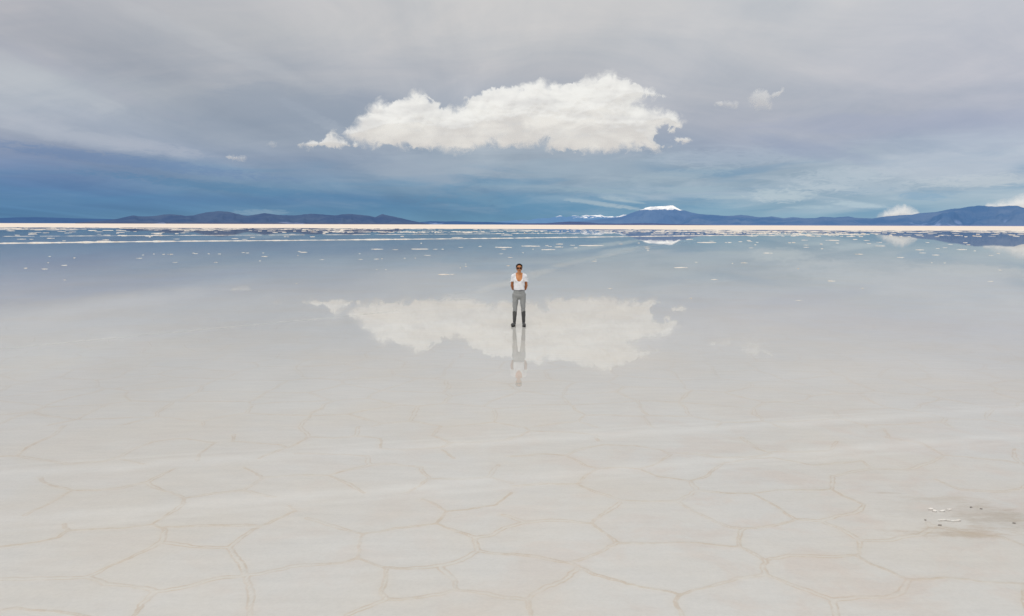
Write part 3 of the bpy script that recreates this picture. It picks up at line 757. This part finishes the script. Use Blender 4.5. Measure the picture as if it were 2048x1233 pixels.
def poly_dist(px, py, poly):
    """signed distance (inside positive), vectorised"""
    d = np.full(px.shape, 1e9); inside = np.zeros(px.shape, bool)
    m = len(poly)
    for i in range(m):
        x0, y0 = poly[i]; x1, y1 = poly[(i + 1) % m]
        ex, ey = x1 - x0, y1 - y0
        t = np.clip(((px - x0) * ex + (py - y0) * ey) / (ex * ex + ey * ey + 1e-9), 0, 1)
        d = np.minimum(d, np.hypot(px - x0 - t * ex, py - y0 - t * ey))
        c = ((y0 > py) != (y1 > py)) & (px < (x1 - x0) * (py - y0) / (y1 - y0 + 1e-12) + x0)
        inside ^= c
    return np.where(inside, d, -d)

def make_cloud(polys, dist, mat, label, group=None, step=2.0, pad=12, thick=500.0, extra=None):
    """a bank of cumulus: near-side skin bulging towards the viewer and a closed far side"""
    xs_ = [p[0] for q in polys for p in q]; ys_ = [p[1] for q in polys for p in q]
    gx = np.arange(min(xs_) - pad, max(xs_) + pad + step, step); gy = np.arange(min(ys_) - pad, max(ys_) + pad + step, step)
    PX, PY = np.meshgrid(gx, gy)
    d = np.full(PX.shape, -1e9)
    for q in polys: d = np.maximum(d, poly_dist(PX, PY, q))
    ymin, ymax = min(ys_), max(ys_)
    keep = d > -pad
    idx = -np.ones(PX.shape, int); v = []; e = []; uvw = []
    size = max(6.0, float(d.max()))
    for j in range(PX.shape[0]):
        for i in range(PX.shape[1]):
            if not keep[j, i]: continue
            idx[j, i] = len(v)
            x, y = float(PX[j, i]), float(PY[j, i])
            dv = ray(x, y)
            dd = max(0.0, d[j, i]) / size
            bul = math.sqrt(dd * (2 - dd)) if dd < 1 else 1
            pf = mnoise.fractal(Vector((x * .03, y * .04, 2.0)), 1.0, 2.0, 4)
            r = dist - thick * (bul + .10 * pf * min(1, dd * 5))
            v.append(Vector((0, 0, CAM_H)) + dv * r)
            e.append(float(d[j, i])); uvw.append((x, y, (ymax - y) / (ymax - ymin)))
    f = []
    for j in range(PX.shape[0] - 1):
        for i in range(PX.shape[1] - 1):
            q = (idx[j, i], idx[j + 1, i], idx[j + 1, i + 1], idx[j, i + 1])
            if min(q) >= 0: f.append(q)
    me = mesh('cloud', v, f)
    a = me.attributes.new('edge', 'FLOAT', 'POINT'); a.data.foreach_set('value', e)
    b = me.attributes.new('sky', 'FLOAT_VECTOR', 'POINT'); b.data.foreach_set('vector', [c for u in uvw for c in u])
    o = link('cloud', me, mat)
    tag(o, label, 'cloud', group)
    return o

ZC = lambda L: [(560 + x / 1.9692, 130 + y / 1.9692) for x, y in L]
main_poly = ZC([(250,270),(262,255),(300,235),(315,210),(350,180),(365,160),(395,140),(410,155),(450,140),(500,130),(530,110),(548,108),(575,122),(620,150),(650,165),(690,172),(725,160),(735,130),(765,112),(790,110),(820,90),(880,85),(915,78),(945,90),(985,65),(1020,55),(1050,78),(1080,74),(1110,78),(1150,72),(1190,60),(1230,50),(1280,35),(1310,32),(1340,50),(1380,60),(1410,80),(1450,98),(1505,118),(1480,130),(1420,135),(1405,150),(1440,165),(1490,180),(1530,185),(1565,200),(1588,228),(1580,245),(1555,265),(1525,262),(1540,245),(1525,235),(1490,255),(1480,280),(1490,310),(1540,325),(1480,335),(1430,325),(1380,330),(1300,345),(1240,340),(1160,345),(1100,340),(1050,325),(1035,315),(1050,290),(1030,300),(1020,315),(960,322),(900,325),(855,322),(838,303),(825,315),(780,325),(740,335),(690,342),(620,330),(560,335),(500,320),(420,320),(340,315),(310,298),(265,295)])
left_poly = ZC([(60,313),(110,304),(150,300),(185,285),(188,270),(205,257),(215,275),(235,290),(262,305),(276,318),(240,325),(120,323)])
bit_poly = ZC([(285,312),(300,308),(312,318),(305,327),(288,324)])
cm_big = cloud_mat('cumulus', (252, 252, 248), (225, 225, 224), 6.5, 1.0, .02)
cm_small = cloud_mat('small_cumulus', (246, 246, 243), (226, 228, 229), 4.0, 1.5, -.02)
cm_faint = cloud_mat('faint_cumulus', (232, 233, 233), (208, 212, 218), 5.0, 1.3, -.02, .68)
cm_far = cloud_mat('far_cumulus', (246, 246, 243), (222, 226, 228), 3.2, 1.2, .0, .9)
make_cloud([main_poly], 9000, cm_big, 'largest bright white cumulus bank with ragged top, floating at the centre of the sky', thick=700)
make_cloud([left_poly, bit_poly], 9200, cm_small, 'small wedge shaped white cloud just left of the big cumulus', thick=120, step=1.5)
make_cloud([ZC([(1545,296),(1562,284),(1590,282),(1618,297),(1600,306),(1560,307)])], 9300, cm_small, 'little white cloud scrap off the lower right end of the big cumulus', thick=60, step=1.2, pad=6)
make_cloud([[(1497,195),(1503,185),(1520,179),(1533,181),(1541,192),(1543,208),(1537,215),(1526,212),(1512,213),(1500,206)], [(1543,190),(1568,178),(1571,183),(1547,196)]], 11000, cm_faint, 'thin round white cloud puff alone in the grey right sky', thick=90, step=1.2)
make_cloud([[(1430,206),(1450,202),(1474,207),(1472,213),(1455,214),(1436,212)]], 11000, cm_faint, 'faint flat cloud shred left of the round puff', thick=60, step=1.2, pad=6)
make_cloud([[(450,315),(458,311),(476,313),(491,316),(489,320),(465,319)]], 12000, cm_faint, 'tiny bright cloud sliver low in the left sky', thick=50, step=1.0, pad=5)
make_cloud([[(536,289),(543,285),(551,287),(549,291),(538,292)]], 12000, cm_faint, 'tiniest cloud fleck between the left sliver and the wedge shaped cloud', thick=30, step=1.0, pad=5)
make_cloud([[(1755,434),(1766,427),(1776,420),(1790,415),(1803,411),(1812,409),(1820,417),(1838,425),(1850,432),(1850,440),(1755,440)]], 45000, cm_far, 'pointed white cloud rising behind the low mountain saddle at right', thick=900, step=1.2, pad=6)
make_cloud([[(1968,418),(1975,410),(2000,404),(2025,400),(2040,393),(2060,388),(2120,384),(2200,392),(2260,410),(2260,425),(1968,422)]], 45000, cm_far, 'white cloud bank behind the highest mountains at the right edge', thick=900, step=1.6, pad=6)

# ------------------------------------------------------------------ person
def capsule(bm, p0, p1, r0, r1, seg=14, sy=1.0):
    p0, p1 = Vector(p0), Vector(p1)
    d = (p1 - p0); L = d.length; d.normalize()
    up = Vector((0, 1, 0)) if abs(d.y) < .9 else Vector((1, 0, 0))
    u = d.cross(up).normalized(); w = u.cross(d).normalized()
    rings = []
    for k in range(1, 6):
        t = -math.pi / 2 + k * math.pi / 12; rings.append((p0 + d * (math.sin(t) * r0), math.cos(t) * r0))
    for k in range(0, 6):
        t = k * math.pi / 12; rings.append((p1 + d * (math.sin(t) * r1), math.cos(t) * r1))
    vs = []
    for c, r in rings:
        vs.append([bm.verts.new(c + (u * math.cos(a) + w * math.sin(a) * sy) * r) for a in [2 * math.pi * i / seg for i in range(seg)]])
    for a, b in zip(vs[:-1], vs[1:]):
        for i in range(seg): bm.faces.new((a[i], a[(i + 1) % seg], b[(i + 1) % seg], b[i]))
    c0 = bm.verts.new(p0 - d * r0); c1 = bm.verts.new(p1 + d * r1)
    for i in range(seg):
        bm.faces.new((c0, vs[0][(i + 1) % seg], vs[0][i])); bm.faces.new((c1, vs[-1][i], vs[-1][(i + 1) % seg]))

def ell(bm, c, r, seg=20):
    mt = Matrix.Translation(c) @ Matrix.Diagonal((r[0], r[1], r[2], 1))
    bmesh.ops.create_uvsphere(bm, u_segments=seg, v_segments=seg // 2 + 2, radius=1, matrix=mt)

def fuse(name, bm, voxel, smooth=2, post=None, wrinkle=None):
    """voxel-fuse the shapes into one continuous surface and return the mesh"""
    bmesh.ops.recalc_face_normals(bm, faces=bm.faces)
    me = bpy.data.meshes.new(name); bm.to_mesh(me); bm.free()
    o = bpy.data.objects.new(name, me); col.objects.link(o)
    rm = o.modifiers.new('r', 'REMESH'); rm.mode = 'VOXEL'; rm.voxel_size = voxel
    sm = o.modifiers.new('s', 'SMOOTH'); sm.factor = .5; sm.iterations = smooth
    dg = bpy.context.evaluated_depsgraph_get(); dg.update()
    out = bpy.data.meshes.new_from_object(o.evaluated_get(dg))
    bpy.data.objects.remove(o); bpy.data.meshes.remove(me)
    out.name = name
    b = bmesh.new(); b.from_mesh(out)
    if wrinkle:
        b.normal_update()
        for q in b.verts: q.co += q.normal * wrinkle(q.co)
    if post: post(b)
    b.to_mesh(out); b.free()
    return out

def cut(b, keep):
    dl = [f_ for f_ in b.faces if not keep(f_.calc_center_median())]
    bmesh.ops.delete(b, geom=dl, context='FACES')

feet = ground(1038, 652.0)
def skin_build(n, p):
    tcn = n.n('ShaderNodeTexCoord'); P = tcn.outputs['Object']
    c = n.mix(n.rng(n.noise(P, 9, 4), .35, .65), lin((206, 142, 88)), lin((188, 122, 72)))
    Zs = n.sep(P)[2]
    arm = n.m('MULTIPLY', n.rng(n.m('ABSOLUTE', n.sep(P)[0]), .12, .15), n.rng(Zs, 1.2, 1.25, 1.0, 0.0))
    c = n.mix(n.m('MULTIPLY', arm, .75), c, lin((150, 88, 48)))
    face = n.rng(Zs, 1.40, 1.44, 0, .45)
    c = n.mix(face, c, lin((178, 116, 76)))
    n.set(p.inputs['Base Color'], c); p.inputs['Roughness'].default_value = .5
    p.inputs['Subsurface Weight'].default_value = .05
skin_mat = pbr('skin', skin_build)
def fabric(name, c0, c1, scale, rough=.9, check=False):
    def b(n, p):
        if rough > .7: p.inputs['Specular IOR Level'].default_value = .15
        tcn = n.n('ShaderNodeTexCoord'); P = tcn.outputs['Object']
        c = n.mix(n.rng(n.noise(P, scale, 4, .6), .35, .65), lin(c0), lin(c1))
        n.set(p.inputs['Base Color'], c); p.inputs['Roughness'].default_value = rough
        n.set(p.inputs['Normal'], n.bump(n.noise(P, 22, 5, .6, .8), .6, .01))
    return pbr(name, b)
shirt_mat = fabric('white_cotton', (238, 238, 240), (226, 226, 230), 14)
trouser_mat = fabric('grey_cotton', (160, 161, 160), (142, 144, 144), 90)
band_mat = fabric('grey_waistband', (148, 150, 154), (138, 140, 144), 60)
hair_mat = fabric('dark_hair', (24, 16, 12), (40, 26, 18), 40, .95)
boot_mat = fabric('dark_rubber', (62, 63, 64), (74, 74, 74), 12, .45)
sole_mat = fabric('black_rubber', (34, 34, 35), (44, 44, 44), 30, .7)
lens_mat = fabric('brown_lens', (44, 24, 14), (58, 32, 18), 8, .12)
frame_mat = fabric('dark_frame', (40, 30, 26), (50, 38, 30), 30, .3)
lip_mat = fabric('lips', (150, 72, 56), (160, 80, 62), 30, .45)
eye_mat = fabric('eye_white', (225, 222, 218), (215, 212, 208), 30, .3)

bm = bmesh.new()
# head
ell(bm, (0, .012, 1.572), (.072, .090, .084)); ell(bm, (0, -.022, 1.500), (.056, .062, .072)); ell(bm, (0, -.058, 1.445), (.026, .022, .022))
ell(bm, (0, -.066, 1.505), (.040, .022, .040))
capsule(bm, (0, -.076, 1.556), (0, -.098, 1.518), .008, .0125); ell(bm, (0, -.086, 1.514), (.016, .010, .008))
ell(bm, (0, -.074, 1.572), (.045, .014, .010))
for s in (-1, 1):
    ell(bm, (s * .074, .012, 1.532), (.008, .016, .026)); ell(bm, (s * .036, -.058, 1.522), (.022, .020, .018))
capsule(bm, (0, .018, 1.30), (0, .004, 1.475), .056, .049)
# torso
capsule(bm, (-.145, .02, 1.338), (.145, .02, 1.338), .042, .042); ell(bm, (0, .02, 1.345), (.13, .065, .045))
ell(bm, (0, .005, 1.225), (.142, .094, .15)); ell(bm, (0, .0, 1.05), (.122, .085, .14)); ell(bm, (0, .008, .90), (.128, .082, .12))
for s in (-1, 1):
    ell(bm, (s * .062, -.060, 1.215), (.052, .045, .052)); capsule(bm, (s * .035, .012, 1.405), (s * .140, .018, 1.345), .034, .036)
    # arm, clasped behind the back
    capsule(bm, (s * .160, .018, 1.322), (s * .192, .058, 1.075), .044, .036)
    capsule(bm, (s * .192, .058, 1.075), (s * .165, .110, .985), .037, .036)
    capsule(bm, (s * .192, .060, 1.070), (s * .058, .165, .945), .036, .024)
    # leg
    capsule(bm, (s * .088, .004, .86), (s * .112, -.006, .49), .064, .048); capsule(bm, (s * .112, -.006, .49), (s * .122, .016, .10), .044, .028)
    ell(bm, (s * .118, .014, .34), (.042, .044, .10)); capsule(bm, (s * .124, .025, .050), (s * .124 + s * (.036 if s < 0 else .012), -.12, .038), .026, .018)
# hands: palms and five fingers each, lower wrist held by the other hand
for s, dz in ((-1, 0.0), (1, -.028)):
    hx, hy, hz = s * .050, .170 + (0.0 if s < 0 else .028), .938 + dz
    ell(bm, (hx - s * .028, hy + .004, hz - .006), (.042, .014, .036))
    for k, (L, dzf) in enumerate(((.034, .024), (.040, .009), (.037, -.007), (.029, -.022))):
        a = Vector((hx - s * .062, hy + .005, hz - .006 + dzf)); b = a + Vector((-s * L * .62, .002, -.004)); c = b + Vector((-s * L * .35, -.018, -.004))
        capsule(bm, a, b, .0082, .0075, 8); capsule(bm, b, c, .0075, .0065, 8)
    capsule(bm, (hx - s * .015, hy - .002, hz + .024), (hx - s * .045, hy - .008, hz + .046), .0095, .0075, 8)
def rot_person(o):
    o.location = feet
body_me = fuse('person', bm, .0045, 3)
person = link('person', body_me, skin_mat)
person.location = feet
az_p = math.atan2(feet.x, feet.y)
person.rotation_euler.z = -az_p
tag(person, 'woman in white top, grey trousers and rubber boots standing in water, hands behind back', 'person')

# hair
bm = bmesh.new()
ell(bm, (0, .018, 1.580), (.083, .101, .089)); ell(bm, (0, .060, 1.520), (.070, .060, .075)); ell(bm, (0, .115, 1.530), (.038, .034, .038))
for s in (-1, 1): ell(bm, (s * .058, .004, 1.590), (.028, .072, .055))
def hair_keep(c):
    if c.z < 1.475 and c.y < .02: return False
    lim = 1.632 - 6.0 * c.x * c.x - (.0 if abs(c.x) > .006 else -.004)
    if c.y < -.028 and c.z < lim: return False
    if c.y < .0 and c.z < 1.545 - (c.y * -1.0): return False
    return True
hm = fuse('hair', bm, .0045, 2, lambda b: cut(b, hair_keep), lambda c: .0018 * math.sin(c.x * 420) * (1 if c.z > 1.5 else .5))
hair = link('hair', hm, hair_mat, person)

# T-shirt
bm = bmesh.new()
ell(bm, (0, .006, 1.235), (.150, .104, .150)); capsule(bm, (-.03, .002, 1.16), (-.036, .002, .98), .112, .118); capsule(bm, (.03, .002, 1.16), (.036, .002, .98), .112, .118)
ell(bm, (0, .02, 1.325), (.15, .078, .06))
for s in (-1, 1):
    capsule(bm, (s * .040, .016, 1.395), (s * .150, .018, 1.345), .047, .050); ell(bm, (s * .160, .018, 1.325), (.058, .060, .062))
    ell(bm, (s * .062, -.062, 1.212), (.058, .053, .062)); capsule(bm, (s * .118, .012, 1.29), (s * .112, .006, 1.12), .048, .048)
    capsule(bm, (s * .160, .016, 1.326), (s * .186, .038, 1.135), .052, .058)
def shirt_keep(c):
    if abs(c.x) < .158 and c.z < .968 + .012 * math.sin(c.x * 30): return False
    # sleeves end square to the arm
    if abs(c.x) > .128 and (c.z - 1.187) + (abs(c.x) - .19) * .10 < 0 and abs(c.x) > .145: return False
    if abs(c.x) <= .158 and c.z < .968: return False
    if c.y < .03 and (c.x / .088) ** 2 + ((c.z - 1.345) / .150) ** 2 < 1: return False
    if c.x ** 2 / .098 ** 2 + (c.y - .01) ** 2 / .075 ** 2 < 1 and c.z > 1.33: return False
    return True
def wr(c):
    return .009 * mnoise.fractal(Vector((c.x * 13 + c.z * 9, c.y * 10, c.z * 6 - c.x * 5)), 1.0, 2.0, 3) - .002
def sh_post(b):
    cut(b, shirt_keep)
    bmesh.ops.delete(b, geom=[q for q in b.verts if not q.link_faces], context='VERTS')
    be = [e for e in b.edges if e.is_boundary]
    for _ in range(3):
        bv = {}
        for e in be:
            for a, c in ((e.verts[0], e.verts[1]), (e.verts[1], e.verts[0])): bv.setdefault(a, []).append(c.co.copy())
        nw = {a: (a.co + sum(l, Vector()) / len(l)) / 2 for a, l in bv.items()}
        for a, c in nw.items(): a.co = c
sm_ = fuse('t_shirt', bm, .005, 6, sh_post, wr)
shirt = link('t_shirt', sm_, shirt_mat, person)
so = shirt.modifiers.new('thickness', 'SOLIDIFY'); so.thickness = .003; so.offset = -1
tag(shirt, 'white short sleeved top with a deep scoop neck')

# trousers
bm = bmesh.new()
ell(bm, (0, .006, .90), (.158, .112, .12)); ell(bm, (0, .012, .82), (.180, .118, .115)); capsule(bm, (-.06, .005, .975), (.06, .005, .975), .085, .085)
ell(bm, (0, .005, .965), (.152, .108, .05))
for s in (-1, 1):
    capsule(bm, (s * .093, .006, .83), (s * .109, -.002, .50), .090, .064); capsule(bm, (s * .109, -.002, .50), (s * .112, .006, .365), .064, .053)
    ell(bm, (s * .111, .002, .43), (.063, .064, .035))
def tk(c): return .375 < c.z < .968
def wr2(c):
    return .010 * mnoise.fractal(Vector((c.x * 12, c.y * 12, c.z * 8)), 1.0, 2.0, 4) + (.004 * mnoise.noise(Vector((c.x * 10, c.y * 10, c.z * 45))) if c.z < .5 else 0)
tm = fuse('trousers', bm, .006, 6, lambda b: cut(b, tk), wr2)
tr_ = link('trousers', tm, trouser_mat, person)
so = tr_.modifiers.new('thickness', 'SOLIDIFY'); so.thickness = .003; so.offset = -1
tag(tr_, 'loose grey trousers gathered at the boot tops')
# waistband
v, f = [], []
K = 48
for z_, g_ in ((.945, .004), (.972, .003)):
    for i in range(K):
        a = 2 * math.pi * i / K
        v.append(((.147 + g_) * math.cos(a), .004 + (.105 + g_) * math.sin(a), z_))
for i in range(K): f.append((i, (i + 1) % K, K + (i + 1) % K, K + i))
wb = link('waistband', mesh('waistband', v, f), band_mat, tr_)
so = wb.modifiers.new('thickness', 'SOLIDIFY'); so.thickness = .004

# boots
for s in (-1, 1):
    bm = bmesh.new()
    tw = .030 if s < 0 else .0
    ank = Vector((s * .124, .020, .10)); toe = Vector((s * .124 + s * (.050 if s < 0 else .018), -.165, .040))
    capsule(bm, (s * .116, .006, .40), (s * .119, .010, .28), .061, .056); capsule(bm, (s * .119, .010, .28), (s * .124, .018, .11), .056, .044)
    capsule(bm, (s * .124, .022, .055), toe + Vector((0, .04, .006)), .042, .042, sy=1.0); ell(bm, toe + Vector((0, .01, .002)), (.045, .055, .036))
    ell(bm, (s * .124, .040, .045), (.040, .042, .042))
    bmn = fuse('rubber_boot', bm, .005, 2, lambda b: cut(b, lambda c: .004 < c.z < .395), lambda c: .003 * mnoise.noise(Vector((c.x * 8, c.y * 8, c.z * 30))))
    bo = link('rubber_boot', bmn, boot_mat, person)
    so = bo.modifiers.new('thickness', 'SOLIDIFY'); so.thickness = .004; so.offset = -1
    # sole
    v, f = [], []
    K = 28
    heel = Vector((s * .124, .045, 0)); tt = Vector((toe.x, toe.y, 0)); d = (tt - heel); L = d.length; d.normalize(); nn = Vector((-d.y, d.x, 0))
    for z_ in (-.011, .018):
        for i in range(K):
            a = 2 * math.pi * i / K
            q = heel + d * (L * .5) + d * (math.cos(a) * (L * .5 + .040)) + nn * (math.sin(a) * (.046 if math.cos(a) > -.2 else .041))
            v.append((q.x, q.y, z_))
    for i in range(K): f.append((i, (i + 1) % K, K + (i + 1) % K, K + i))
    f.append(tuple(range(K - 1, -1, -1))); f.append(tuple(range(K, 2 * K)))
    link('sole', mesh('sole', v, f), sole_mat, bo, smooth=False)

# sunglasses
v, f = [], []
def ring(cx, cz, y, r, tr, K=24, k=6):
    b = len(v)
    for i in range(K):
        a = 2 * math.pi * i / K
        for j in range(k):
            t = 2 * math.pi * j / k
            rr = r + tr * math.cos(t)
            v.append((cx + rr * math.cos(a), y + tr * math.sin(t) + abs(cx + rr * math.cos(a)) * .22, cz + rr * math.sin(a)))
    for i in range(K):
        for j in range(k): f.append((b + i * k + j, b + i * k + (j + 1) % k, b + ((i + 1) % K) * k + (j + 1) % k, b + ((i + 1) % K) * k + j))
GY, GZ = -.104, 1.552
for s in (-1, 1): ring(s * .032, GZ, GY, .0255, .0022)
gm = bmesh.new()
capsule(gm, (-.007, GY + .001, GZ + .006), (.007, GY + .001, GZ + .006), .002, .002, 8)
for s in (-1, 1): capsule(gm, (s * .058, GY + .013, GZ + .008), (s * .079, .02, GZ + .004), .0022, .0022, 8); capsule(gm, (s * .079, .02, GZ + .004), (s * .078, .04, GZ - .02), .002, .002, 8)
tmp = bpy.data.meshes.new('sunglasses'); tmp.from_pydata(v, [], f); gm.from_mesh(tmp); gm.to_mesh(tmp); gm.free()
sg = link('sunglasses', tmp, frame_mat, person)
for s in (-1, 1):
    lv = [(s * .032, GY - .001 + .032 * .22, GZ)] + [(s * .032 + .0255 * math.cos(a), GY + abs(s * .032 + .0255 * math.cos(a)) * .22, GZ + .0255 * math.sin(a)) for a in [2 * math.pi * i / 24 for i in range(24)]]
    link('lens', mesh('lens', lv, [(0, 1 + (i + 1) % 24, 1 + i) for i in range(24)]), lens_mat, sg)
bm = bmesh.new(); ell(bm, (0, -.0845, 1.485), (.021, .008, .0045), 16); ell(bm, (0, -.0830, 1.478), (.018, .008, .005), 16)
me = bpy.data.meshes.new('lips'); bm.to_mesh(me); bm.free(); link('lips', me, lip_mat, person)
for s in (-1, 1):
    bm = bmesh.new(); ell(bm, (s * .031, -.066, 1.548), (.012, .012, .010), 16)
    me = bpy.data.meshes.new('eye'); bm.to_mesh(me); bm.free(); link('eye', me, eye_mat, person)

# ------------------------------------------------------------------ render settings
sc.view_settings.view_transform = 'Standard'; sc.view_settings.look = 'None'; sc.view_settings.exposure = 0
sc.render.engine = 'CYCLES'
sc.cycles.max_bounces = 8; sc.cycles.transparent_max_bounces = 12; sc.cycles.use_denoising = True
sc.cycles.caustics_reflective = False
